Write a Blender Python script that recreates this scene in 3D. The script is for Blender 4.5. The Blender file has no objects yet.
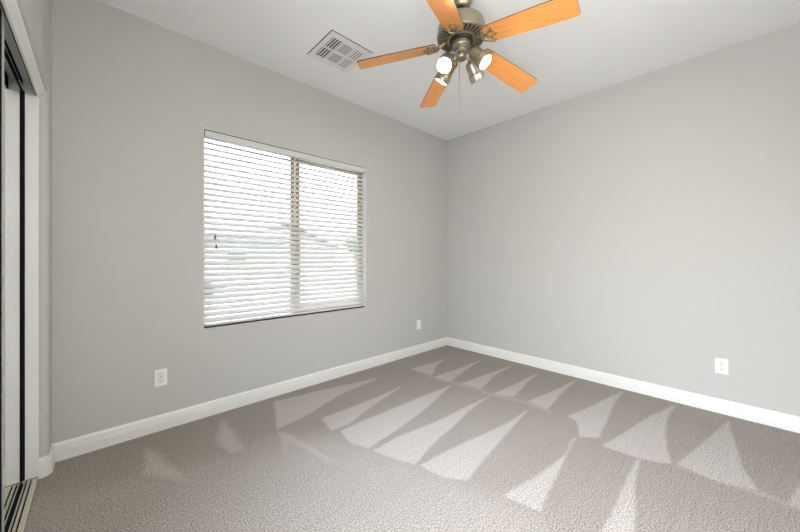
import bpy, bmesh, math, random
import numpy as np
from mathutils import Vector, Matrix
S = bpy.context.scene
COL = S.collection
PI = math.pi
random.seed(4)

# ------------------------------------------------------------------ camera
H = 2.74                                   # ceiling height
cam_d = bpy.data.cameras.new('camera')
cam = bpy.data.objects.new('camera', cam_d); COL.objects.link(cam)
cam.location = (-3.408, -2.693, 1.169)
cam.rotation_euler = (PI/2, 0, math.radians(46.651-90))
cam_d.sensor_width = 36.0
cam_d.lens = 36.0*320/800
cam_d.shift_y = -(266-257.6)/800
cam_d.clip_start = 0.02
S.camera = cam

# ------------------------------------------------------------------ sky
W = bpy.data.worlds.new('sky'); S.world = W; W.use_nodes = True
wn = W.node_tree; wn.nodes.clear()
o_ = wn.nodes.new('ShaderNodeOutputWorld'); bg = wn.nodes.new('ShaderNodeBackground')
tc = wn.nodes.new('ShaderNodeTexCoord'); sx = wn.nodes.new('ShaderNodeSeparateXYZ')
rp = wn.nodes.new('ShaderNodeValToRGB')
rp.color_ramp.elements[0].position = 0.0; rp.color_ramp.elements[0].color = (0.15, 0.165, 0.185, 1)
rp.color_ramp.elements[1].position = 0.62; rp.color_ramp.elements[1].color = (0.77, 0.91, 1.09, 1)
wn.links.new(tc.outputs['Generated'], sx.inputs[0]); wn.links.new(sx.outputs['Z'], rp.inputs[0])
wn.links.new(rp.outputs[0], bg.inputs[0]); wn.links.new(bg.outputs[0], o_.inputs[0])
bg.inputs[1].default_value = 16.0

# ------------------------------------------------------------------ area lights
def area(name, loc, rot, sx_, sy_, power, color):
    d = bpy.data.lights.new(name, 'AREA'); d.shape = 'RECTANGLE'; d.size = sx_; d.size_y = sy_
    d.energy = power; d.color = color
    o = bpy.data.objects.new(name, d); COL.objects.link(o)
    o.location = loc; o.rotation_euler = rot
    return o
# added fill light, out of view past the doorway beside the camera
area('doorway_fill', (-4.05, -2.66, 1.15), (0, -PI/2, 0), 2.0, 0.9, 60, (1.0, 0.98, 0.935))
# second added fill, unseen, high by the back wall, brightens the window wall
area('back_wall_fill', (-2.3, -3.05, 2.05), (math.radians(52), 0, 0), 1.6, 0.7, 22, (1.0, 0.98, 0.935))
# the bedroom window's daylight: a portal guides sky light through the opening
p_ = area('daylight_portal', (-2.105, 0.16, 1.38), (-PI/2, 0, 0), 1.49, 1.47, 1, (1, 1, 1))
p_.data.cycles.is_portal = True

S.view_settings.view_transform = 'Standard'; S.view_settings.look = 'None'
S.view_settings.gamma = 1.0; S.view_settings.use_curve_mapping = False
S.view_settings.exposure = 0.46

# ------------------------------------------------------------------ materials
def mat(name, color, rough=0.6, metal=0.0, bump=None, var=None, spec=0.5, emit=None, coat=0):
    """bump=(scale, strength, distance); var=(scale, amount) for albedo mottling"""
    m = bpy.data.materials.new(name); m.use_nodes = True
    nt = m.node_tree; b = nt.nodes['Principled BSDF']
    b.inputs['Roughness'].default_value = rough; b.inputs['Metallic'].default_value = metal
    b.inputs['Specular IOR Level'].default_value = spec
    b.inputs['Coat Weight'].default_value = coat
    c = (*color, 1)
    t = nt.nodes.new('ShaderNodeTexCoord')
    if var:
        n = nt.nodes.new('ShaderNodeTexNoise'); n.inputs['Scale'].default_value = var[0]; n.inputs['Detail'].default_value = 4
        mx = nt.nodes.new('ShaderNodeMix'); mx.data_type = 'RGBA'
        nt.links.new(t.outputs['Object'], n.inputs['Vector']); nt.links.new(n.outputs['Fac'], mx.inputs[0])
        k = var[1]
        mx.inputs[6].default_value = (*[v*(1-k) for v in color], 1); mx.inputs[7].default_value = (*[min(1, v*(1+k)) for v in color], 1)
        nt.links.new(mx.outputs[2], b.inputs['Base Color'])
    else:
        b.inputs['Base Color'].default_value = c
    if bump:
        n2 = nt.nodes.new('ShaderNodeTexNoise'); n2.inputs['Scale'].default_value = bump[0]; n2.inputs['Detail'].default_value = 2
        bp = nt.nodes.new('ShaderNodeBump'); bp.inputs['Strength'].default_value = bump[1]; bp.inputs['Distance'].default_value = bump[2]
        nt.links.new(t.outputs['Object'], n2.inputs['Vector']); nt.links.new(n2.outputs['Fac'], bp.inputs['Height'])
        nt.links.new(bp.outputs[0], b.inputs['Normal'])
    if emit:
        b.inputs['Emission Color'].default_value = (*emit[0], 1); b.inputs['Emission Strength'].default_value = emit[1]
    return m

M_wall = mat('painted_orange_peel_wall', (0.505, 0.499, 0.476), 0.75, bump=(110, 0.25, 0.002), var=(1.5, 0.015), spec=0.25)
M_ceil = mat('painted_ceiling', (0.85, 0.848, 0.835), 0.85, bump=(80, 0.2, 0.002), spec=0.2)
M_trim = mat('white_semi_gloss_trim', (0.74, 0.735, 0.715), 0.38, var=(6, 0.015))
M_plate = mat('white_plastic', (0.80, 0.80, 0.79), 0.35)
M_seam = mat('plate_seam', (0.25, 0.25, 0.24), 0.7)
M_slot = mat('dark_slot', (0.02, 0.02, 0.02), 0.6)
M_blind = mat('white_slat', (0.63, 0.605, 0.570), 0.4, var=(9, 0.01))
M_cord = mat('blind_cord', (0.72, 0.72, 0.70), 0.8, var=(200, 0.1))
M_tassel = mat('dark_tassel', (0.05, 0.045, 0.04), 0.5)
M_headrail = mat('grey_white_headrail', (0.60, 0.60, 0.58), 0.5)
M_blackstrip = mat('matte_black_strip', (0.025, 0.025, 0.027), 0.8)
M_vinyl = mat('tan_vinyl', (0.36, 0.27, 0.16), 0.45, var=(20, 0.04))
M_brass = mat('pale_track_metal', (0.62, 0.60, 0.50), 0.4, 0.35, var=(30, 0.1))
M_rust = mat('tarnished_brass', (0.42, 0.31, 0.10), 0.4, 0.6, var=(60, 0.3))
M_black = mat('black_frame', (0.012, 0.014, 0.02), 0.9, spec=0.05)
M_silver = mat('silver_edge', (0.75, 0.76, 0.76), 0.3, 0.7)
M_mirror = mat('mirror_silver', (0.86, 0.88, 0.87), 0.0, 1.0)
M_pewter = mat('brushed_pewter', (0.31, 0.272, 0.19), 0.36, 0.8, var=(25, 0.08))
M_nickel = mat('brushed_nickel', (0.42, 0.40, 0.35), 0.36, 0.85, var=(25, 0.06))
M_chain = mat('dull_chain', (0.22, 0.20, 0.16), 0.6, 0.5)
M_dark = mat('dark_metal_recess', (0.012, 0.011, 0.009), 0.6)
M_vent = mat('white_enamel_register', (0.74, 0.735, 0.72), 0.4)
M_ventdark = mat('duct_and_flange_shade', (0.03, 0.03, 0.03), 0.8)
M_lampon = mat('glowing_bulb', (1, 1, 1), 0.4, emit=((1.0, 0.78, 0.52), 80))
M_lampoff = mat('unlit_reflector_bulb', (0.75, 0.75, 0.73), 0.15, 0.6)
M_bladeedge = mat('dark_walnut_edge', (0.07, 0.04, 0.025), 0.5, var=(40, 0.3))

def wood():
    m = mat('honey_oak_blade', (0.7, 0.35, 0.1), 0.32, spec=0.5, coat=0.3)
    nt = m.node_tree; b = nt.nodes['Principled BSDF']
    t = nt.nodes.new('ShaderNodeTexCoord'); mp = nt.nodes.new('ShaderNodeMapping')
    mp.inputs['Scale'].default_value = (2.2, 30, 30)
    n = nt.nodes.new('ShaderNodeTexNoise'); n.inputs['Scale'].default_value = 2.2; n.inputs['Detail'].default_value = 6; n.inputs['Distortion'].default_value = 0.6
    r = nt.nodes.new('ShaderNodeValToRGB')
    r.color_ramp.elements[0].position = 0.3; r.color_ramp.elements[0].color = (0.72, 0.275, 0.062, 1)
    r.color_ramp.elements[1].position = 0.7; r.color_ramp.elements[1].color = (0.83, 0.36, 0.105, 1)
    nt.links.new(t.outputs['Object'], mp.inputs[0]); nt.links.new(mp.outputs[0], n.inputs['Vector'])
    nt.links.new(n.outputs['Fac'], r.inputs[0]); nt.links.new(r.outputs[0], b.inputs['Base Color'])
    return m
M_wood = wood()

def glass():
    m = bpy.data.materials.new('window_glass'); m.use_nodes = True
    nt = m.node_tree; nt.nodes.clear()
    o = nt.nodes.new('ShaderNodeOutputMaterial'); mx = nt.nodes.new('ShaderNodeMixShader')
    tr = nt.nodes.new('ShaderNodeBsdfTransparent'); gl = nt.nodes.new('ShaderNodeBsdfGlossy'); gl.inputs['Roughness'].default_value = 0.0
    fr = nt.nodes.new('ShaderNodeFresnel'); fr.inputs['IOR'].default_value = 1.35
    tr.inputs[0].default_value = (0.96, 0.98, 0.97, 1)
    nt.links.new(fr.outputs[0], mx.inputs[0]); nt.links.new(tr.outputs[0], mx.inputs[1]); nt.links.new(gl.outputs[0], mx.inputs[2])
    nt.links.new(mx.outputs[0], o.inputs[0])
    return m
M_glass = glass()

def carpet():
    m = bpy.data.materials.new('cut_pile_carpet'); m.use_nodes = True
    nt = m.node_tree; b = nt.nodes['Principled BSDF']; L = nt.links
    b.inputs['Roughness'].default_value = 0.95; b.inputs['Specular IOR Level'].default_value = 0.1
    b.inputs['Sheen Weight'].default_value = 0.15; b.inputs['Sheen Roughness'].default_value = 0.5
    t = nt.nodes.new('ShaderNodeTexCoord')
    at = nt.nodes.new('ShaderNodeAttribute'); at.attribute_name = 'pile'
    mx = nt.nodes.new('ShaderNodeMix'); mx.data_type = 'RGBA'
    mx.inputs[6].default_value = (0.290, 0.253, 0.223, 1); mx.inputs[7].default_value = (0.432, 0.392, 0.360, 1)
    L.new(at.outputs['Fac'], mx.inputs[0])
    # yarn tufts
    n1 = nt.nodes.new('ShaderNodeTexNoise'); n1.inputs['Scale'].default_value = 150; n1.inputs['Detail'].default_value = 3; n1.inputs['Roughness'].default_value = 0.7
    r1 = nt.nodes.new('ShaderNodeMapRange'); r1.inputs[1].default_value = 0.34; r1.inputs[2].default_value = 0.66; r1.inputs[3].default_value = 0.32; r1.inputs[4].default_value = 1.68
    L.new(t.outputs['Object'], n1.inputs['Vector']); L.new(n1.outputs['Fac'], r1.inputs[0])
    # strokes of the vacuum, drawn out along x
    mp = nt.nodes.new('ShaderNodeMapping'); mp.inputs['Scale'].default_value = (1.2, 30, 1); mp.inputs['Rotation'].default_value = (0, 0, math.radians(4))
    n2 = nt.nodes.new('ShaderNodeTexNoise'); n2.inputs['Scale'].default_value = 1.6; n2.inputs['Detail'].default_value = 3
    r2 = nt.nodes.new('ShaderNodeMapRange'); r2.inputs[1].default_value = 0.3; r2.inputs[2].default_value = 0.7; r2.inputs[3].default_value = 0.96; r2.inputs[4].default_value = 1.04
    L.new(t.outputs['Object'], mp.inputs[0]); L.new(mp.outputs[0], n2.inputs['Vector']); L.new(n2.outputs['Fac'], r2.inputs[0])
    mu = nt.nodes.new('ShaderNodeMath'); mu.operation = 'MULTIPLY'; L.new(r1.outputs[0], mu.inputs[0]); L.new(r2.outputs[0], mu.inputs[1])
    vm = nt.nodes.new('ShaderNodeVectorMath'); vm.operation = 'SCALE'
    L.new(mx.outputs[2], vm.inputs[0]); L.new(mu.outputs[0], vm.inputs['Scale']); L.new(vm.outputs[0], b.inputs['Base Color'])
    bp = nt.nodes.new('ShaderNodeBump'); bp.inputs['Strength'].default_value = 0.7; bp.inputs['Distance'].default_value = 0.008
    L.new(n1.outputs['Fac'], bp.inputs['Height']); L.new(bp.outputs[0], b.inputs['Normal'])
    return m
M_carpet = carpet()

# ------------------------------------------------------------------ mesh helpers
def obj(name, bm, m, parent=None, smooth=False, loc=None, rot=None):
    me = bpy.data.meshes.new(name)
    bmesh.ops.recalc_face_normals(bm, faces=bm.faces[:])
    bm.to_mesh(me); bm.free()
    for k in (m if isinstance(m, (list, tuple)) else [m]): me.materials.append(k)
    if smooth:
        for p in me.polygons: p.use_smooth = True
    o = bpy.data.objects.new(name, me); COL.objects.link(o)
    if parent: o.parent = parent
    if loc: o.location = loc
    if rot: o.rotation_euler = rot
    return o
def soft(o, w, seg=2, ang=0.6):
    b = o.modifiers.new('bevel', 'BEVEL'); b.width = w; b.segments = seg; b.limit_method = 'ANGLE'; b.angle_limit = ang
    return o
def box(bm, x0, x1, y0, y1, z0, z1, mi=0):
    v = [bm.verts.new((x, y, z)) for x in (x0, x1) for y in (y0, y1) for z in (z0, z1)]
    for f in ((0, 1, 3, 2), (4, 6, 7, 5), (0, 4, 5, 1), (2, 3, 7, 6), (0, 2, 6, 4), (1, 5, 7, 3)):
        fc = bm.faces.new([v[i] for i in f]); fc.material_index = mi
    return bm
def boxes(*bs):
    bm = bmesh.new()
    for b in bs: box(bm, *b)
    return bm
def prism(bm, pts, a, b, plane='xy'):
    """extrude a 2-D outline between a and b along the third axis"""
    def P(p, c):
        return {'xy': (p[0], p[1], c), 'xz': (p[0], c, p[1]), 'yz': (c, p[0], p[1])}[plane]
    v0 = [bm.verts.new(P(p, a)) for p in pts]; v1 = [bm.verts.new(P(p, b)) for p in pts]
    n = len(pts)
    bm.faces.new(v0); bm.faces.new(v1[::-1])
    for i in range(n): bm.faces.new((v0[i], v0[(i+1) % n], v1[(i+1) % n], v1[i]))
    return bm
def lathe(bm, prof, n=40, mtx=None, mi=0):
    """prof: list of (r, z) revolved about z"""
    mtx = mtx or Matrix.Identity(4); rings = []
    for r, z in prof:
        if r < 1e-6: rings.append([bm.verts.new(mtx @ Vector((0, 0, z)))])
        else: rings.append([bm.verts.new(mtx @ Vector((r*math.cos(2*PI*i/n), r*math.sin(2*PI*i/n), z))) for i in range(n)])
    for A, B in zip(rings, rings[1:]):
        for i in range(n):
            j = (i+1) % n
            if len(A) == 1 and len(B) == 1: continue
            if len(A) == 1: f = bm.faces.new((A[0], B[i], B[j]))
            elif len(B) == 1: f = bm.faces.new((A[i], A[j], B[0]))
            else: f = bm.faces.new((A[i], A[j], B[j], B[i]))
            f.material_index = mi
    return bm
def tube(bm, pts, r, n=8, closed=False):
    pts = [Vector(p) for p in pts]; N = len(pts); rings = []; up = None
    for i, p in enumerate(pts):
        a = pts[(i-1) % N] if (closed or i > 0) else p
        b = pts[(i+1) % N] if (closed or i < N-1) else p
        t = (b-a).normalized()
        if up is None: up = t.orthogonal().normalized()
        up = (up - t*up.dot(t)).normalized(); w = t.cross(up)
        rr = r[i] if isinstance(r, (list, tuple)) else r
        rings.append([bm.verts.new(p + up*rr*math.cos(2*PI*k/n) + w*rr*math.sin(2*PI*k/n)) for k in range(n)])
    for i in range(N if closed else N-1):
        A, B = rings[i], rings[(i+1) % N]
        for k in range(n): bm.faces.new((A[k], A[(k+1) % n], B[(k+1) % n], B[k]))
    if not closed:
        bm.faces.new(rings[0][::-1]); bm.faces.new(rings[-1])
    return bm
def empty(name, loc, rot=(0, 0, 0)):
    o = bpy.data.objects.new(name, None); COL.objects.link(o); o.location = loc; o.rotation_euler = rot
    o.empty_display_size = 0.05
    return o
def tag(o, label, cat, group=None):
    o['label'] = label; o['category'] = cat
    if group: o['group'] = group
    return o
def struct(o, label=None):
    o['kind'] = 'structure'
    if label: o['label'] = label
    return o
def axis_mtx(origin, d):
    """matrix whose local +z runs along d"""
    d = Vector(d).normalized()
    return Matrix.Translation(Vector(origin)) @ d.to_track_quat('Z', 'Y').to_matrix().to_4x4()

XL, YB = -3.60, -3.20                      # left wall and back wall planes
WX0, WX1, WZ0, WZ1 = -2.847, -1.360, 0.644, 2.117   # window opening
T = 0.14                                   # wall thickness

# ------------------------------------------------------------------ floor: a fine grid that knows which way its pile lies
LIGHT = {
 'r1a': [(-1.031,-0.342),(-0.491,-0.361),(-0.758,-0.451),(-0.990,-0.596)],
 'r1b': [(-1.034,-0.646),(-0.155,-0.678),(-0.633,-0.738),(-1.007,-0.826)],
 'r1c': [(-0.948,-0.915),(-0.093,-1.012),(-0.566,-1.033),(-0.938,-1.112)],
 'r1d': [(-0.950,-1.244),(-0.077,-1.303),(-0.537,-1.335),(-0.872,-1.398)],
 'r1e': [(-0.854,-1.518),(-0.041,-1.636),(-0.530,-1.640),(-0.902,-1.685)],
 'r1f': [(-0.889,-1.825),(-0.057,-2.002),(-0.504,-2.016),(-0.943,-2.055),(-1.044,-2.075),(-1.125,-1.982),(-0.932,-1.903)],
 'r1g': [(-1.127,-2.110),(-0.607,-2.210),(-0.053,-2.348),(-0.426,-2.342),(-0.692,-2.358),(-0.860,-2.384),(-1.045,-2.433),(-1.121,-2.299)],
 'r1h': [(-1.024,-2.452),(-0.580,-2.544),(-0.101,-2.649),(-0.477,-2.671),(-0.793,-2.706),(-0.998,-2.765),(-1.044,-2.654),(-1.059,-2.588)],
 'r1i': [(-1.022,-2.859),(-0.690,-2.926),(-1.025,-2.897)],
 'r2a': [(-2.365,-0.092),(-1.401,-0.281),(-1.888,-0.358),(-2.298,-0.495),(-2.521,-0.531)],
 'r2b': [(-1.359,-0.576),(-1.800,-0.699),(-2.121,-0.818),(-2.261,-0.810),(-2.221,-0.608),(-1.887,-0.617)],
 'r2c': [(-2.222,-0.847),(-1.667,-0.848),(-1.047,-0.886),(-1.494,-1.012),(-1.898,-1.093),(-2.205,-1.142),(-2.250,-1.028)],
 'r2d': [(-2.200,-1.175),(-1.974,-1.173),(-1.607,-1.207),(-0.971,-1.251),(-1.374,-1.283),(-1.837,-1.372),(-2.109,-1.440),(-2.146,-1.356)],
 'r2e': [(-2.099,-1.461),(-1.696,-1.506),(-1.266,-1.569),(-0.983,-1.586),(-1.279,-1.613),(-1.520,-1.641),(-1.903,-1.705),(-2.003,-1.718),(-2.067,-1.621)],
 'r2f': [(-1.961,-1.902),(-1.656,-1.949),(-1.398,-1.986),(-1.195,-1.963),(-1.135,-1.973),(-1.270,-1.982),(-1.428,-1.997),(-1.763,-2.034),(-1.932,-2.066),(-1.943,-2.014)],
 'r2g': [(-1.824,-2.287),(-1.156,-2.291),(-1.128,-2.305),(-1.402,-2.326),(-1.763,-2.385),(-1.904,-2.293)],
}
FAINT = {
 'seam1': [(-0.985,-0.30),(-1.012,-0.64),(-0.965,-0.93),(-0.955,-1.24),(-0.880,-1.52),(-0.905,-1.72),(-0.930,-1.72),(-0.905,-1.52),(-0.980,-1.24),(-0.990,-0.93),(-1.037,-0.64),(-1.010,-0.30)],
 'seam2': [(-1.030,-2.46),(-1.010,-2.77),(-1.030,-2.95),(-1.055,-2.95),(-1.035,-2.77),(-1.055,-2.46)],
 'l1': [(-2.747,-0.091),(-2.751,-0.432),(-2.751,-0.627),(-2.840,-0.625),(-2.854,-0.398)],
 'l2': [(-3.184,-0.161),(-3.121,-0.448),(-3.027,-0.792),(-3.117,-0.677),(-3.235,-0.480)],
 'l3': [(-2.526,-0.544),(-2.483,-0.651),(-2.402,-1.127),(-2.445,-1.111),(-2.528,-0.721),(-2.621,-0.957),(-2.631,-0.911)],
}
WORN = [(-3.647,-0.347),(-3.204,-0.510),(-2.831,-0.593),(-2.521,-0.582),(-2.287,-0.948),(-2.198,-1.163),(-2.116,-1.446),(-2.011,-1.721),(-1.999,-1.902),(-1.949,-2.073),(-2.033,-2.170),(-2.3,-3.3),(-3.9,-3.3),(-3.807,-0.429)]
def inside(X, Y, poly):
    r = np.zeros(X.shape, bool); n = len(poly)
    for i in range(n):
        x0, y0 = poly[i]; x1, y1 = poly[(i+1) % n]
        c = ((y0 > Y) != (y1 > Y)) & (X < (x1-x0)*(Y-y0)/((y1-y0) or 1e-9)+x0)
        r ^= c
    return r
def blur(A, s):
    k = np.exp(-0.5*(np.arange(-3*s, 3*s+1)/s)**2); k /= k.sum(); p = 3*s
    for ax in (0, 1):
        B = np.pad(A, [(p, p) if a == ax else (0, 0) for a in (0, 1)], mode='edge')
        A = np.apply_along_axis(lambda v: np.convolve(v, k, 'valid'), ax, B)
    return A
def make_floor():
    st = 0.006; x0, x1, y0, y1 = -3.78, 0.0, YB, 0.0
    nx, ny = int(round((x1-x0)/st)), int(round((y1-y0)/st))
    xs = np.linspace(x0, x1, nx+1); ys = np.linspace(y0, y1, ny+1)
    X, Y = np.meshgrid(xs, ys)
    rng = np.random.default_rng(3)
    jx = X + 0.004*np.sin(Y*23+1.3*np.sin(X*9)); jy = Y + 0.005*np.sin(X*7+np.sin(Y*5)) + 0.0015*np.sin(X*61)
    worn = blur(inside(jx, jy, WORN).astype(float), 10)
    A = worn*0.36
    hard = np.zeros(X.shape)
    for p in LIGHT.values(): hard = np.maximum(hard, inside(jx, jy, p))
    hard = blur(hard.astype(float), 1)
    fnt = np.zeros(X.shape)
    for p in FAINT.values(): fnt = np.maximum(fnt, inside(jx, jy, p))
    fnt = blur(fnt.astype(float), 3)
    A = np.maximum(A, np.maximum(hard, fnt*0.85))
    A = A + rng.normal(0, 0.03, A.shape)
    co = np.stack([X, Y, np.zeros_like(X)], -1).reshape(-1, 3)
    i = np.arange(ny)[:, None]*(nx+1)+np.arange(nx)[None, :]
    F = np.stack([i, i+1, i+nx+2, i+nx+1], -1).reshape(-1, 4)
    me = bpy.data.meshes.new('floor')
    me.vertices.add(len(co)); me.vertices.foreach_set('co', co.ravel())
    me.loops.add(F.size); me.loops.foreach_set('vertex_index', F.ravel().astype(np.int32))
    me.polygons.add(len(F)); me.polygons.foreach_set('loop_start', np.arange(0, F.size, 4, dtype=np.int32))
    me.update(calc_edges=True); me.validate()
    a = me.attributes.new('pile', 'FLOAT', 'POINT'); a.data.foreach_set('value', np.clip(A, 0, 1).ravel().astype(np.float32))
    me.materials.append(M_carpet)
    o = bpy.data.objects.new('floor', me); COL.objects.link(o)
    return struct(o, 'taupe cut pile carpet with pale vacuum stroke marks')
make_floor()

# ------------------------------------------------------------------ ceiling and walls
struct(obj('ceiling', boxes((-4.3, 0.2, YB-0.2, 0.2, H, H+0.1)), M_ceil))
struct(obj('wall_right', boxes((0, T, YB-T, T, -0.05, H)), M_wall))
w = obj('wall_window', boxes((XL-0.25, WX0, 0, T, -0.05, H), (WX1, 0, 0, T, -0.05, H), (WX0, WX1, 0, T, -0.05, WZ0), (WX0, WX1, 0, T, WZ1, H)), M_wall)
struct(w, 'grey painted wall around the window')
# left wall: rounded corner, closet header, and the stretch behind the camera
CY0, CY1 = -0.145, -1.86                   # closet opening along y
r = 0.030
plan = [(XL, 0), (XL, CY0+r)] + [(XL-r+r*math.cos(a), CY0+r-r*math.sin(a)) for a in np.linspace(0, PI/2, 9)[1:]] + [(-3.80, CY0), (-3.80, 0)]
bm = prism(bmesh.new(), plan, -0.05, H, 'xy')
hz = 2.055
sec = [(XL, H), (XL, hz+r)] + [(XL-r+r*math.cos(a), hz+r-r*math.sin(a)) for a in np.linspace(0, PI/2, 9)[1:]] + [(-3.642, hz), (-3.642, 2.088), (-3.80, 2.088), (-3.80, H)]
prism(bm, sec, CY1, CY0+0.012, 'xz')
DY0, DY1, DZ = -3.10, -2.22, 2.05          # doorway to the hall
plan2 = [(XL, DY1), (XL, CY1-r)] + [(XL-r+r*math.cos(a), CY1-r+r*math.sin(a)) for a in np.linspace(0, PI/2, 9)[1:]] + [(-3.80, CY1), (-3.80, DY1)]
prism(bm, plan2, -0.05, H, 'xy')
box(bm, -3.80, XL, YB-0.14, DY0, -0.05, H); box(bm, -3.80, XL, DY0, DY1, DZ, H)
wl = obj('wall_left', bm, M_wall, smooth=True); struct(wl, 'grey painted wall with rounded corners around the closet opening')
wl.modifiers.new('split', 'EDGE_SPLIT').split_angle = 0.5
# closet shell behind the mirror doors
struct(obj('wall_closet', boxes((-4.30, -4.25, CY1-0.1, CY0+0.1, -0.05, H), (-4.25, -3.80, CY0+0.02, CY0+0.1, -0.05, H), (-4.25, -3.80, CY1-0.1, CY1-0.02, -0.05, H)), M_wall))
struct(obj('wall_back', boxes((-3.80, 0, YB-T, YB, -0.05, H)), M_wall))

# baseboards
BP = [(0, 0), (0.014, 0), (0.014, 0.058), (0.0125, 0.064), (0.0125, 0.074), (0.0105, 0.079), (0.0105, 0.089), (0.006, 0.099), (0.002, 0.105), (0, 0.105)]
def base_run(bm, path, closed=False):
    """sweep the profile along a plan path; the profile stands off to the left of the path"""
    n = len(path); rings = []
    for i, p in enumerate(path):
        p = Vector(p)
        d0 = (p-Vector(path[i-1])).normalized() if i else None
        d1 = (Vector(path[i+1])-p).normalized() if i < n-1 else None
        d0 = d0 or d1; d1 = d1 or d0
        n0 = Vector((-d0.y, d0.x)); n1 = Vector((-d1.y, d1.x)); m = (n0+n1); m = m/max(0.2, m.dot(n0))
        rings.append([bm.verts.new((p.x+m.x*u, p.y+m.y*u, z)) for u, z in BP])
    for A, B in zip(rings, rings[1:]):
        for k in range(len(BP)): bm.faces.new((A[k], A[(k+1) % len(BP)], B[(k+1) % len(BP)], B[k]))
    bm.faces.new(rings[0]); bm.faces.new(rings[-1][::-1])
    return bm
arc = [(XL-r+r*math.cos(a), CY0+r-r*math.sin(a)) for a in np.linspace(0, PI/2, 9)]
struct(obj('baseboard_window', base_run(bmesh.new(), [(0, 0), (XL, 0)]), M_trim))
struct(obj('baseboard_right', base_run(bmesh.new(), [(0, YB), (0, 0)]), M_trim))
struct(obj('baseboard_left', base_run(bmesh.new(), [(XL, 0)] + arc + [(-3.636, CY0)]), M_trim))
struct(obj('baseboard_back', base_run(bmesh.new(), [(XL, YB), (0, YB)]), M_trim))

# closet jamb boards, fascia board, head board
jb = boxes((-3.690, -3.635, CY0-0.012, CY0, 0, 2.088), (-3.80, -3.690, CY0-0.006, CY0, 0, 2.088), (-3.80, -3.635, CY1, CY1+0.012, 0, 2.088), (-3.80, -3.59, DY0, DY0+0.015, 0, DZ), (-3.80, -3.59, DY1-0.015, DY1, 0, DZ), (-3.80, -3.59, DY0, DY1, DZ-0.015, DZ))
struct(soft(obj('trim_1', jb, M_trim), 0.002), 'white jamb boards of the closet and the doorway')
fa = prism(bmesh.new(), [(-3.612, hz-0.0005), (-3.614, 2.043), (-3.634, 2.019), (-3.642, 2.019), (-3.642, hz-0.0005)], CY1, CY0-0.001, 'xz')
struct(obj('trim_2', fa, M_trim), 'white fascia board under the closet header')
struct(obj('trim_3', boxes((-3.80, -3.643, CY1+0.012, CY0-0.013, 2.082, 2.088)), M_trim), 'white head board above the closet track')

# ------------------------------------------------------------------ closet doors and their tracks
tk = empty('closet_floor_track', (-3.66, -1.0, 0)); tag(tk, 'pale metal closet door track on the carpet by the left edge', 'door track')
L0, L1 = CY1+0.013-(-1.0), CY0-0.013-(-1.0)
obj('track_base', boxes((-0.085, 0.022, L0, L1, 0, 0.004)), M_black, tk)
for xa, xb in ((0.004, 0.0225), (-0.012, -0.003), (-0.024, -0.019)):
    obj('rail', boxes((xa, xb, L0, L1, 0.004, 0.013)), M_brass, tk)
obj('end_clip', boxes((-0.026, 0.024, L1-0.006, L1-0.001, 0.013, 0.017)), M_rust, tk)
ht = empty('closet_head_track', (-3.68, -1.0, 2.082)); tag(ht, 'black closet door track fixed under the closet header', 'door track')
obj('channel', boxes((-0.0115, -0.0095, L0, L1, -0.030, 0), (-0.070, -0.068, L0, L1, -0.030, 0), (-0.070, -0.0095, L0, L1, -0.003, 0), (0.0345, 0.0365, L0, L1, -0.064, 0)), M_black, ht)
obj('edge_strip', boxes((-0.0118, -0.0090, L0, L1, -0.033, -0.0302)), M_silver, ht)
def mirror_door(x, ya, yb, label, stile, edge, ew=0.004):
    o = empty('mirror_door', (x, (ya+yb)/2, 0.0)); tag(o, label, 'closet door', None)
    a, b = ya-(ya+yb)/2, yb-(ya+yb)/2         # a < b ; b is the edge nearer the window
    z0, z1 = 0.018, 2.034
    obj('mirror_glass', boxes((-0.006, 0, a+0.02, b-stile, z0+0.022, z1-0.02)), M_mirror, o)
    obj('backing', boxes((-0.012, -0.0065, a+0.002, b-ew-0.0005, z0, z1)), M_black, o)
    obj('stile', boxes((-0.006, 0.0015, b-stile, b-ew, z0, z1)), M_black, o)
    obj('stile', boxes((-0.006, 0.0015, a, a+0.02, z0, z1)), M_black, o)
    obj('rail', boxes((-0.006, 0.001, a+0.02, b-stile, z0, z0+0.022)), M_black, o)
    obj('rail', boxes((-0.006, 0.001, a+0.02, b-stile, z1-0.02, z1)), M_black, o)
    e = obj('edge_trim', boxes((-0.0125, 0.004, b-ew, b, z0, z1)), edge, o)
    if edge is M_silver: e['label'] = 'thin silver trim along the door edge'
    return o
mirror_door(-3.6915, -1.12, CY0-0.014, 'mirrored closet door in the rear track, reflecting the jamb', 0.010, M_black)
mirror_door(-3.655, -1.845, -0.893, 'dark framed mirrored closet door sliding in front, at the left edge', 0.11, M_silver, 0.026)
obj_strip = boxes((-3.690, -3.6825, CY0-0.0135, CY0-0.012, 0.02, 2.03))
struct(obj('trim_4', obj_strip, M_black), 'black bumper strip on the closet jamb')

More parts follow.
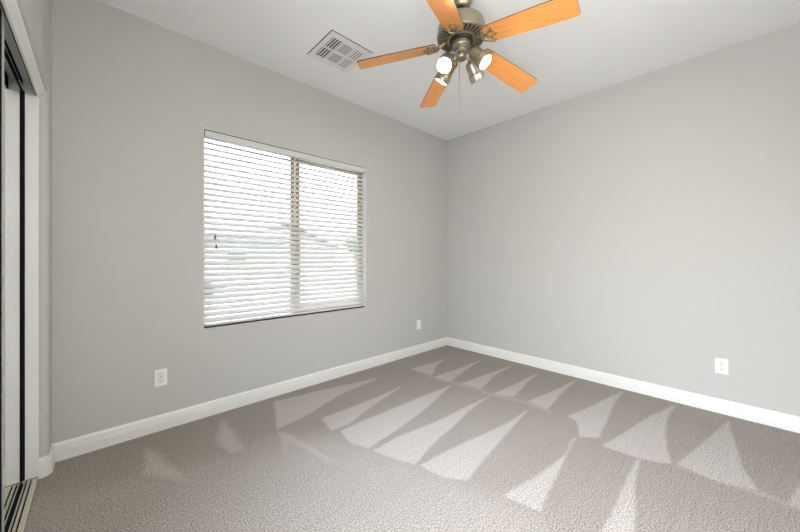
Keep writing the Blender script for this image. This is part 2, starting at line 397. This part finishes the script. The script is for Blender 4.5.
# ------------------------------------------------------------------ window frame and glass
win = struct(empty('window_1', ((WX0+WX1)/2, 0.077, WZ0)), 'tan vinyl sliding window behind the blind')
hw = (WX1-WX0)/2; hh = WZ1-WZ0
fr = boxes((-hw, -hw+0.02, -0.01, 0.045, 0, hh), (hw-0.022, hw, -0.01, 0.045, 0, hh), (-hw+0.02, hw-0.022, -0.01, 0.045, 0, 0.03), (-hw+0.02, hw-0.022, -0.01, 0.045, hh-0.022, hh))
soft(obj('window_frame', fr, M_vinyl, win), 0.003)
xm = -2.097-(WX0+WX1)/2
def sash(x0, x1, y, name, wl_, wr, wt, wb):
    z0, z1 = 0.031, hh-0.023
    b = boxes((x0, x0+wl_, y, y+0.022, z0, z1), (x1-wr, x1, y, y+0.022, z0, z1), (x0+wl_, x1-wr, y, y+0.022, z0, z0+wb), (x0+wl_, x1-wr, y, y+0.022, z1-wt, z1))
    s = soft(obj(name, b, M_vinyl, win), 0.003)
    obj('pane', boxes((x0+wl_, x1-wr, y+0.009, y+0.013, z0+wb, z1-wt)), M_glass, s)
sash(-hw+0.021, xm+0.001, 0.021, 'fixed_sash', 0.010, 0.040, 0.016, 0.030)
sash(xm-0.002, hw-0.023, -0.004, 'sliding_sash', 0.040, 0.030, 0.040, 0.042)

ln = boxes((-hw, -hw+0.003, -0.079, -0.011, 0, hh), (hw-0.003, hw, -0.079, -0.011, 0, hh), (-hw+0.003, hw-0.003, -0.079, -0.011, 0, 0.003), (-hw+0.003, hw-0.003, -0.079, -0.011, hh-0.003, hh))
obj('opening_liner', ln, M_trim, win)['label'] = 'white painted sides of the window opening'

# ------------------------------------------------------------------ venetian blind
bl = empty('venetian_blind', ((WX0+WX1)/2, 0.036, WZ1)); tag(bl, 'white wide slat venetian blind hanging in the window opening', 'blind')
bw = hw-0.010
hr = obj('headrail', boxes((-bw, bw, -0.036, 0.020, -0.056, -0.009)), M_headrail, bl); soft(hr, 0.003)
obj('top_gap_shade', boxes((-hw+0.004, hw-0.004, -0.034, 0.018, -0.0085, -0.0035)), M_blackstrip, bl)  # black strip put in for the shade of the gap above the headrail
obj('end_bracket', boxes((-hw+0.004, -bw-0.0005, -0.034, 0.02, -0.056, -0.009)), M_blackstrip, bl)
obj('end_bracket', boxes((bw+0.0005, hw-0.004, -0.034, 0.02, -0.056, -0.009)), M_vinyl, bl)
tilt = math.radians(40); SW = 0.050
def slat_mesh():
    bm = bmesh.new(); n = 6; top = []; bot = []
    pts = []
    for i in range(n+1):
        u = (i/n-0.5)*SW; c = 0.0025*(1-(2*i/n-1)**2)
        pts.append((u*math.cos(tilt)-c*math.sin(tilt), u*math.sin(tilt)+c*math.cos(tilt)))
    lo = [(a+0.0026*math.sin(tilt), b-0.0026*math.cos(tilt)) for a, b in pts]
    prism(bm, pts+lo[::-1], -bw+0.001, bw-0.001, 'yz')
    return bm
z_first, pitch = -0.088, 0.0428
n_sl = 32
s0 = obj('slat', slat_mesh(), M_blind, bl, loc=(0, 0, z_first))
for i in range(1, n_sl):
    s = s0.copy(); COL.objects.link(s); s.parent = bl; s.location = (0, 0, z_first-pitch*i)
zb = z_first-pitch*n_sl
br = obj('bottom_rail', boxes((-bw+0.001, bw-0.001, -0.025, 0.025, -hh+0.0155, -hh+0.034)), M_blind, bl); soft(br, 0.004)
sb = obj('bottom_strip', boxes((-bw+0.001, bw-0.001, -0.030, 0.022, -hh+0.004, -hh+0.0145)), M_blackstrip, bl); sb['label'] = 'black strip under the bottom rail'  # plain black strip between the bottom rail and the sill
for px in (-2.691, -2.303, -1.927, -1.52):
    x = px-(WX0+WX1)/2
    bm = bmesh.new()
    dy = 0.5*SW*math.cos(tilt)+0.0015
    tube(bm, [(x, -dy-0.001, -0.056), (x, -dy-0.001, -hh+0.03)], 0.0009, 5)
    tube(bm, [(x, dy+0.003, -0.056), (x, dy+0.003, -hh+0.03)], 0.0009, 5)
    obj('ladder_cord', bm, M_cord, bl)
for x, zt in ((-2.772, 1.322), (-2.764, 1.255)):
    x -= (WX0+WX1)/2
    zz = zt-WZ1
    c = obj('lift_cord', tube(bmesh.new(), [(x, -0.044, -0.030), (x, -0.044, zz+0.012)], 0.0011, 6), M_cord, bl)
    obj('tassel', lathe(bmesh.new(), [(0, 0.016), (0.0035, 0.015), (0.005, 0.004), (0.0075, -0.012), (0.0075, -0.017), (0, -0.018)], 12, Matrix.Translation((x, -0.044, zz))), M_tassel, c)

# small clear hold-down discs on the wall at the window's top corners
def disc(x, z, label):
    o = empty('wall_disc', (x, 0, z), (PI/2, 0, 0)); tag(o, label, 'wall hook', 'round discs by the window')
    soft(obj('disc', lathe(bmesh.new(), [(0, 0.006), (0.009, 0.006), (0.013, 0.003), (0.013, 0.0005), (0, 0.0005)], 20), M_headrail, o, True), 0.0005)
    obj('screw', lathe(bmesh.new(), [(0, 0.009), (0.003, 0.0085), (0.0035, 0.006), (0, 0.006)], 12), M_nickel, o)
disc(-2.869, 2.139, 'small round grey disc on the wall at the upper left window corner')
disc(-1.322, 2.146, 'small round grey disc on the wall at the upper right window corner')

# ------------------------------------------------------------------ wall plates
def outlet(loc, rz, label, duplex=True):
    o = empty('wall_outlet' if duplex else 'wall_plate', loc, (0, 0, rz)); tag(o, label, 'outlet' if duplex else 'wall plate', None)
    pl = soft(obj('cover_plate', boxes((-0.035, 0.035, -0.0055, -0.0003, -0.057, 0.057)), M_plate, o), 0.003, 3)
    if duplex:
        for s in (-1, 1):
            zc = 0.0195*s
            pts = []
            for a in np.linspace(0, 2*PI, 28, endpoint=False):
                pts.append((0.0172*math.cos(a), max(-0.0145, min(0.0145, 0.0172*math.sin(a)))))
            rc = obj('receptacle', prism(bmesh.new(), [(x, z+zc) for x, z in pts], -0.0075, -0.0055, 'xz'), M_plate, o)
            for sx_, hgt in ((-0.0064, 0.0095), (0.0064, 0.0078)):
                obj('slot', boxes((sx_-0.0018, sx_+0.0018, -0.0080, -0.0076, zc+0.003-hgt/2, zc+0.003+hgt/2)), M_slot, rc)
            obj('ground_hole', prism(bmesh.new(), [(0.0034*math.cos(a), zc-0.0085+0.0034*math.sin(a)) for a in np.linspace(0, 2*PI, 12, endpoint=False)], -0.0080, -0.0076, 'xz'), M_slot, rc)
            # recessed ring where receptacle meets the plate
            obj('seam', prism(bmesh.new(), [(x*1.09, z*1.09+zc) for x, z in pts], -0.0059, -0.0056, 'xz'), M_seam, o)
        obj('screw', lathe(bmesh.new(), [(0, 0.0072), (0.002, 0.0070), (0.003, 0.0056), (0, 0.0056)], 12, Matrix.Rotation(PI/2, 4, 'X')), M_nickel, o)
    else:
        soft(obj('insert', boxes((-0.0165, 0.0165, -0.0072, -0.0056, -0.033, 0.033)), M_plate, o), 0.001)
        for s in (-1, 1):
            obj('screw', lathe(bmesh.new(), [(0, 0.0072), (0.002, 0.0070), (0.003, 0.0056), (0, 0.0056)], 12, Matrix.Translation((0, 0, 0.048*s)) @ Matrix.Rotation(PI/2, 4, 'X')), M_nickel, o)
    return o
outlet((-3.098, 0, 0.356), 0, 'white duplex outlet below and left of the window')
outlet((-0.553, 0, 0.350), 0, 'white wall plate right of the window, near the room corner', False)
outlet((0, -2.604, 0.354), -PI/2, 'white duplex outlet on the right wall')

# ------------------------------------------------------------------ ceiling register
vt = empty('ceiling_vent', (-2.052, -0.584, H)); tag(vt, 'square white louvered air vent on the ceiling beside the fan', 'air vent')
vs = 0.180; cells = []
xe = [-0.150, -0.052, 0.048, 0.146]        # three columns
ye = [-0.140, 0.0, 0.140]
m_ = 0.007
bm = bmesh.new()
box(bm, -vs, -0.150+m_, -vs, vs, -0.008, -0.002); box(bm, 0.146-m_, vs, -vs, vs, -0.008, -0.002)
box(bm, -0.150+m_, 0.146-m_, -vs, -0.140+m_, -0.008, -0.002); box(bm, -0.150+m_, 0.146-m_, 0.140-m_, vs, -0.008, -0.002)
for x in xe[1:3]: box(bm, x-m_, x+m_, -0.140+m_, 0.140-m_, -0.008, -0.002)
for a, b in zip(xe, xe[1:]): box(bm, a+m_, b-m_, -m_, m_, -0.008, -0.002)
soft(obj('face_plate', bm, M_vent, vt), 0.0012)
obj('vent_shade_sheet', boxes((-vs-0.0045, vs-0.002, -vs-0.0045, vs-0.002, -0.0018, -0.0003)), M_ventdark, vt)  # dark sheet behind the louvers; its rim on two edges imitates the flange's shadow
def louver(x0, x1, y0, y1, along, tl, L=0.010):
    """one tilted blade filling its part of a cell"""
    bm = bmesh.new()
    c, s = L*math.cos(tl), L*math.sin(tl)
    if along == 'y':
        xm_ = (x0+x1)/2
        prism(bm, [(xm_-c, -0.0075+max(0, -2*s)), (xm_+c, -0.0075+max(0, 2*s)*1.0), (xm_+c, -0.0065+max(0, 2*s)), (xm_-c, -0.0065+max(0, -2*s))], y0, y1, 'xz')
    else:
        ym = (y0+y1)/2
        prism(bm, [(ym-c, -0.0075+max(0, -2*s)), (ym+c, -0.0075+max(0, 2*s)), (ym+c, -0.0065+max(0, 2*s)), (ym-c, -0.0065+max(0, -2*s))], x0, x1, 'yz')
    obj('louver', bm, M_vent, vt)
for ya, yb in zip(ye, ye[1:]):
    for ci, (xa, xb) in enumerate(zip(xe, xe[1:])):
        x0, x1, y0, y1 = xa+m_, xb-m_, ya+m_, yb-m_
        if ci == 1:
            n = 6
            for i in range(n): 
                h = (y1-y0)/n; louver(x0, x1, y0+i*h+h*0.1, y0+(i+1)*h-h*0.1, 'x', math.radians(12))
        else:
            n = 4
            for i in range(n):
                h = (x1-x0)/n; louver(x0+i*h, x0+(i+1)*h, y0, y1, 'y', 0.10 if ci == 2 else 0.10, 0.0078 if ci == 2 else 0.0052)

# ------------------------------------------------------------------ ceiling fan
FX, FY = -1.881, -1.591
fan = empty('ceiling_fan', (FX, FY, H)); tag(fan, 'five blade ceiling fan with honey wood blades and four pewter spot lamps', 'ceiling fan')
def zz(z): return z-H
obj('canopy', lathe(bmesh.new(), [(0, zz(2.739)), (0.068, zz(2.739)), (0.072, zz(2.728)), (0.071, zz(2.700)), (0.066, zz(2.660)), (0.058, zz(2.628)), (0.048, zz(2.606)), (0.038, zz(2.598)), (0, zz(2.598))]), M_pewter, fan, True)
obj('downrod', lathe(bmesh.new(), [(0, zz(2.602)), (0.031, zz(2.602)), (0.032, zz(2.57)), (0.034, zz(2.540)), (0, zz(2.540))]), M_dark, fan, True)
hs = obj('motor_housing', lathe(bmesh.new(), [(0, zz(2.546)), (0.045, zz(2.546)), (0.060, zz(2.542)), (0.105, zz(2.532)), (0.126, zz(2.517)), (0.135, zz(2.496)), (0.137, zz(2.465)), (0.136, zz(2.452)), (0.140, zz(2.448)), (0.140, zz(2.438)), (0.134, zz(2.431)), (0.126, zz(2.430)), (0.124, zz(2.436)), (0, zz(2.440))], 64), M_pewter, fan, True)
hs.modifiers.new('split', 'EDGE_SPLIT').split_angle = 0.7
# underside grille: dark bowl with radial ribs and rings
obj('vent_bowl', lathe(bmesh.new(), [(0.124, zz(2.4345)), (0.075, zz(2.428)), (0.070, zz(2.430)), (0, zz(2.430))], 48), M_dark, fan, True)
bm = bmesh.new(); NR = 30
for i in range(NR):
    a = 2*PI*(i+0.5)/NR; ca, sa = math.cos(a), math.sin(a)
    r0, r1, w0, w1 = 0.072, 0.127, 0.0036, 0.0068
    vs_ = []
    for (rr, ww, zt) in ((r0, w0, 2.424), (r1, w1, 2.4295)):
        for sgn in (-1, 1):
            for dz in (0, 0.005):
                vs_.append(bm.verts.new((rr*ca-sgn*ww*sa, rr*sa+sgn*ww*ca, zz(zt+dz))))
    for f in ((0, 1, 3, 2), (4, 6, 7, 5), (0, 4, 5, 1), (2, 3, 7, 6), (0, 2, 6, 4), (1, 5, 7, 3)): bm.faces.new([vs_[k] for k in f])
lathe(bm, [(0.078, zz(2.428)), (0.078, zz(2.421)), (0.070, zz(2.419)), (0.066, zz(2.423)), (0.066, zz(2.428))], 48)
gr = obj('vent_grille', bm, M_pewter, fan)
lathe_b = lathe(bmesh.new(), [(0.066, zz(2.429)), (0.066, zz(2.410)), (0.062, zz(2.406)), (0, zz(2.406))], 48)
obj('flywheel', lathe_b, M_dark, fan, True)
# switch housing, fitter, bottom knob
fit = obj('light_fitter', lathe(bmesh.new(), [(0, zz(2.409)), (0.052, zz(2.409)), (0.053, zz(2.400)), (0.052, zz(2.386)), (0.047, zz(2.380)), (0.040, zz(2.379)), (0.039, zz(2.372)), (0.030, zz(2.370)), (0.028, zz(2.350)), (0, zz(2.350))], 48), M_pewter, fan, True)
fit.modifiers.new('split', 'EDGE_SPLIT').split_angle = 0.6
kn = obj('hub_knob', lathe(bmesh.new(), [(0, zz(2.351)), (0.022, zz(2.351)), (0.029, zz(2.346)), (0.030, zz(2.322)), (0.027, zz(2.316)), (0.012, zz(2.313)), (0, zz(2.312))], 40), M_pewter, fan, True)
DROOP = 0.1579; PH = 4.7977
def blade_outline():
    """half-width along the blade, from root to rounded tip"""
    r0, r1 = 0.150, 0.613; pts = []
    def hw_(x): 
        t = (x-r0)/(r1-r0); return 0.055+0.009*min(1, t*1.6)
    xs = list(np.linspace(r0+0.015, r1-0.018, 12))
    side = [(r0, hw_(r0)-0.016), (r0+0.004, hw_(r0)-0.006)] + [(x, hw_(x)) for x in xs]
    c = 0.018; ht_ = hw_(r1)
    side += [(r1-c+c*math.sin(a), ht_-c+c*math.cos(a)) for a in np.linspace(0, PI/2, 6)[1:]]
    return side + [(x, -y) for x, y in side[::-1]]
def blade_bm():
    bm = bmesh.new(); pts = blade_outline()
    b = [bm.verts.new((x, y, -0.003)) for x, y in pts]; t = [bm.verts.new((x, y, 0.003)) for x, y in pts]
    f = bm.faces.new(b); f.material_index = 0
    f = bm.faces.new(t[::-1]); f.material_index = 1
    n = len(pts)
    for i in range(n): bm.faces.new((b[i], b[(i+1) % n], t[(i+1) % n], t[i])).material_index = 1
    return bm
def iron_bm():
    bm = bmesh.new()
    def loop(cx, cy, a, b, rot, r_=0.0033):
        pts = []
        for t in np.linspace(0, 2*PI, 22, endpoint=False):
            u, v = a*math.cos(t), b*math.sin(t)*(1.0+0.25*math.cos(t))
            pts.append((cx+u*math.cos(rot)-v*math.sin(rot), cy+u*math.sin(rot)+v*math.cos(rot), -0.0065))
        tube(bm, pts, r_, 6, True)
    loop(0.180, 0.0, 0.040, 0.014, 0)
    loop(0.164, 0.026, 0.040, 0.018, math.radians(30))
    loop(0.164, -0.026, 0.040, 0.018, math.radians(-30))
    # outer strap around the root, arm back to the motor
    tube(bm, [(0.140, 0.0, -0.006), (0.125, 0.0, -0.001), (0.105, 0.0, 0.010), (0.085, 0, 0.014)], [0.007, 0.008, 0.008, 0.008], 10)
    tube(bm, [(0.150, 0.040, -0.006), (0.136, 0.026, -0.007), (0.131, 0, -0.007), (0.136, -0.026, -0.007), (0.150, -0.040, -0.006)], 0.005, 8)
    for x, y in ((0.168, 0.0), (0.186, 0.028), (0.186, -0.028)):
        lathe(bm, [(0.006, -0.003), (0.006, -0.008), (0.003, -0.010), (0, -0.010)], 10, Matrix.Translation((x, y, 0)))
    return bm
bmesh_blade = None
for k in range(5):
    an = PH+k*2*PI/5+(0.03 if k == 2 else 0.0)
    mtx = Matrix.Translation((0, 0, zz(2.4118))) @ Matrix.Rotation(an, 4, 'Z') @ Matrix.Rotation(math.atan(DROOP), 4, 'Y') @ Matrix.Rotation(math.radians(-13), 4, 'X')
    if k == 0:
        b0 = obj('blade', blade_bm(), [M_wood, M_bladeedge], fan); i0 = obj('blade_iron', iron_bm(), M_pewter, fan, True); b, i = b0, i0
    else:
        b = b0.copy(); i = i0.copy(); COL.objects.link(b); COL.objects.link(i); b.parent = fan; i.parent = fan
    b.matrix_local = mtx; i.matrix_local = mtx
# spot heads: position of the lens and where it points, in room axes
a_ = math.radians(46.651); FWD = Vector((math.cos(a_), math.sin(a_), 0)); RGT = Vector((math.sin(a_), -math.cos(a_), 0))
def room(l, d, z): return RGT*l + FWD*d + Vector((0, 0, z))
HEADS = [((0.118, -0.090, zz(2.243)), (0.58, -0.33, -0.75), True),
         ((-0.113, -0.105, zz(2.216)), (-0.27, -0.62, -0.745), True),
         ((-0.107, 0.080, zz(2.228)), (-0.50, 0.34, -0.80), True),
         ((0.116, 0.080, zz(2.237)), (0.48, 0.32, -0.80), False)]
for lens, d, lit in HEADS:
    c = room(*lens); dv = room(*d).normalized(); Lh = 0.118
    rear = c-dv*Lh
    mtx = axis_mtx(rear, dv)
    hd = obj('spot_head', lathe(bmesh.new(), [(0, 0.0), (0.014, 0.001), (0.029, 0.008), (0.0365, 0.024), (0.0375, 0.070), (0.038, 0.074), (0.0415, 0.078), (0.0430, 0.084), (0.0430, 0.116), (0.0415, 0.119), (0.0385, 0.118), (0.0385, 0.108), (0, 0.104)], 36, mtx), M_pewter if lit else M_nickel, fan, True)
    hd.modifiers.new('split', 'EDGE_SPLIT').split_angle = 0.8
    bulb = obj('bulb_lens', lathe(bmesh.new(), [(0, 0.121), (0.014, 0.1205), (0.028, 0.118), (0.0375, 0.1125), (0.0375, 0.109), (0, 0.109)], 32, mtx), M_lampon if lit else M_lampoff, hd, True)
    hub = Vector((0, 0, zz(2.334)))
    k1 = c-dv*(Lh-0.012)
    mid = Vector((k1.x, k1.y, 0))*0.75; mid.z = zz(2.338)
    obj('swivel_arm', tube(bmesh.new(), [hub, mid, k1], [0.0085, 0.0085, 0.011], 10), M_nickel, hd, True)
obj('pull_chain', tube(bmesh.new(), [(-0.010, 0.006, zz(2.316)), (-0.012, 0.006, zz(1.950))], 0.0017, 6), M_chain, fan)
obj('chain_pull', lathe(bmesh.new(), [(0, 0.012), (0.002, 0.011), (0.003, 0.004), (0.003, 0.0), (0.002, -0.004), (0, -0.005)], 12, Matrix.Translation((-0.0118, 0.006, zz(2.004)))), M_nickel, fan, True)

# ------------------------------------------------------------------ outdoors
M_ground = mat('pale_gravel_yard', (0.234, 0.220, 0.198), 0.9, var=(3, 0.12))
M_street = mat('asphalt', (0.153, 0.153, 0.153), 0.9, var=(2, 0.1))
M_walk = mat('concrete', (0.252, 0.248, 0.238), 0.9, var=(4, 0.06))
M_stucco = mat('tan_stucco', (0.207, 0.189, 0.167), 0.9, bump=(40, 0.3, 0.01), var=(2, 0.05))
M_roof = mat('brown_roof_tile', (0.112, 0.099, 0.090), 0.85, var=(12, 0.2))
M_hglass = mat('far_window_glass', (0.054, 0.063, 0.072), 0.15)
M_gar = mat('garage_panel', (0.252, 0.238, 0.216), 0.6)
M_leaf = mat('desert_tree_leaf', (0.090, 0.115, 0.054), 0.8, var=(5, 0.3))
M_bark = mat('bark', (0.16, 0.12, 0.09), 0.9, var=(14, 0.3))
M_car = mat('car_paint', (0.216, 0.243, 0.297), 0.25, coat=0.8)
M_tyre = mat('tyre', (0.03, 0.03, 0.03), 0.8)
GZ = -0.20
struct(obj('ground', boxes((-60, 60, T+0.001, 7.0, GZ-0.1, GZ), (-60, 60, 15, 80, GZ-0.1, GZ)), M_ground))
struct(obj('street', boxes((-60, 60, 8.5, 15, GZ-0.12, GZ-0.06)), M_street))
struct(obj('sidewalk', boxes((-60, 60, 7.0, 8.5, GZ-0.1, GZ+0.02)), M_walk))
def gable(bm, x0, x1, y0, y1, zb, zt, along='x', t=0.16):
    if along == 'x':
        ym = (y0+y1)/2
        prism(bm, [(y0, zb), (ym, zt), (y1, zb), (y1, zb-t), (ym, zt-t), (y0, zb-t)], x0, x1, 'yz')
    else:
        xm2 = (x0+x1)/2
        prism(bm, [(x0, zb), (xm2, zt), (x1, zb), (x1, zb-t), (xm2, zt-t), (x0, zb-t)], y0, y1, 'xz')
    return bm
def house(x, y, w_, dpt, hgt, ridge, label, wins, garage=None):
    o = empty('house', (x, y, GZ)); tag(o, label, 'house')
    wl_ = bmesh.new(); box(wl_, -w_/2, w_/2, 0, dpt, 0, hgt)
    prism(wl_, [(0, hgt), (dpt, hgt), (dpt/2, hgt+ridge)], -w_/2, w_/2, 'yz')
    obj('house_wall', wl_, M_stucco, o)
    obj('roof', gable(bmesh.new(), -w_/2-0.4, w_/2+0.4, -0.5, dpt+0.5, hgt+0.02, hgt+ridge+0.25), M_roof, o)
    for wx, wz, ww, wh in wins:
        f = obj('house_window', boxes((wx-ww/2-0.08, wx+ww/2+0.08, -0.06, 0, wz-0.08, wz+wh+0.08)), M_gar, o)
        obj('pane', boxes((wx-ww/2, wx+ww/2, -0.07, -0.061, wz, wz+wh)), M_hglass, f)
    if garage:
        gx, gw, gh = garage
        bm = bmesh.new(); 
        for q in range(4): box(bm, gx-gw/2, gx+gw/2, -0.05, 0, 0.02+q*gh/4, 0.02+(q+1)*gh/4-0.03)
        obj('garage_door', bm, M_gar, o)
    return o
house(1.9, 19.5, 8.6, 5, 2.70, 0.45, 'long tan stucco house seen through the left half of the blind', [(1.18, 1.06, 1.15, 0.85), (-3.2, 1.06, 1.15, 0.85)])
hb = empty('house', (9.6, 26.9, GZ)); tag(hb, 'tan house with a gable roof seen through the right half of the blind', 'house')
wb = bmesh.new(); box(wb, -5.2, 5.2, 0, 9, 0, 2.6); prism(wb, [(-5.2, 2.6), (5.2, 2.6), (0, 4.6)], 0, 9, 'xz')
obj('house_wall', wb, M_stucco, hb)
obj('roof', gable(bmesh.new(), -5.8, 5.8, -0.5, 9.4, 2.45, 4.72, 'y'), M_roof, hb)
bm = bmesh.new()
for q in range(4): box(bm, -2.4, 2.4, -0.05, 0, 0.02+q*0.53, 0.02+(q+1)*0.53-0.03)
obj('garage_door', bm, M_gar, hb)
def tree(x, y, hgt, rad, label):
    o = empty('tree', (x, y, GZ)); tag(o, label, 'tree')
    bm = bmesh.new(); tube(bm, [(0, 0, 0), (0.05, 0.03, hgt*0.4), (-0.04, 0, hgt*0.75)], [0.14, 0.11, 0.06], 8)
    for k in range(5):
        a = k*1.26; tube(bm, [(0.04, 0.02, hgt*0.38), (rad*0.5*math.cos(a), rad*0.5*math.sin(a), hgt*0.7)], [0.06, 0.02], 6)
    obj('trunk', bm, M_bark, o)
    bm = bmesh.new(); rr = random.Random(int(x*10))
    for k in range(1500):
        u = Vector((rr.gauss(0, 1), rr.gauss(0, 1), rr.gauss(0, 1))).normalized()*rad*rr.random()**0.4
        c = Vector((0, 0, hgt-rad*0.75))+Vector((u.x, u.y, u.z*0.75)); s = 0.09
        p = [c+Vector((rr.uniform(-s, s), rr.uniform(-s, s), rr.uniform(-s, s))) for _ in range(4)]
        bm.faces.new([bm.verts.new(q) for q in p[:3]]); bm.faces.new([bm.verts.new(q) for q in (p[0], p[2], p[3])])
    obj('foliage', bm, M_leaf, o)
tree(9.75, 15.8, 2.95, 0.85, 'green leafy tree in front of the gabled house')
def car(x, y, label):
    o = empty('car', (x, y, GZ-0.06)); tag(o, label, 'car')
    prof = [(-2.2, 0.35), (-2.25, 0.62), (-2.1, 0.86), (-1.2, 0.95), (-0.55, 1.40), (0.75, 1.43), (1.55, 1.02), (2.15, 0.95), (2.25, 0.6), (2.2, 0.35)]
    soft(obj('body', prism(bmesh.new(), prof, -0.85, 0.85, 'xz'), M_car, o), 0.08, 3)
    for s in (-1, 1):
        obj('side_window', prism(bmesh.new(), [(-1.0, 0.98), (-0.5, 1.33), (0.70, 1.35), (1.3, 1.02)], 0.852*s, 0.862*s, 'xz'), M_hglass, o)
        for wx in (-1.4, 1.4):
            obj('wheel', lathe(bmesh.new(), [(0, -0.1), (0.2, -0.1), (0.32, -0.08), (0.33, 0.08), (0.2, 0.1), (0, 0.1)], 24, Matrix.Translation((wx, 0.8*s, 0.33)) @ Matrix.Rotation(PI/2, 4, 'X')), M_tyre, o)
car(-2.2, 10.6, 'pale blue car parked on the street seen through the lower left of the blind')
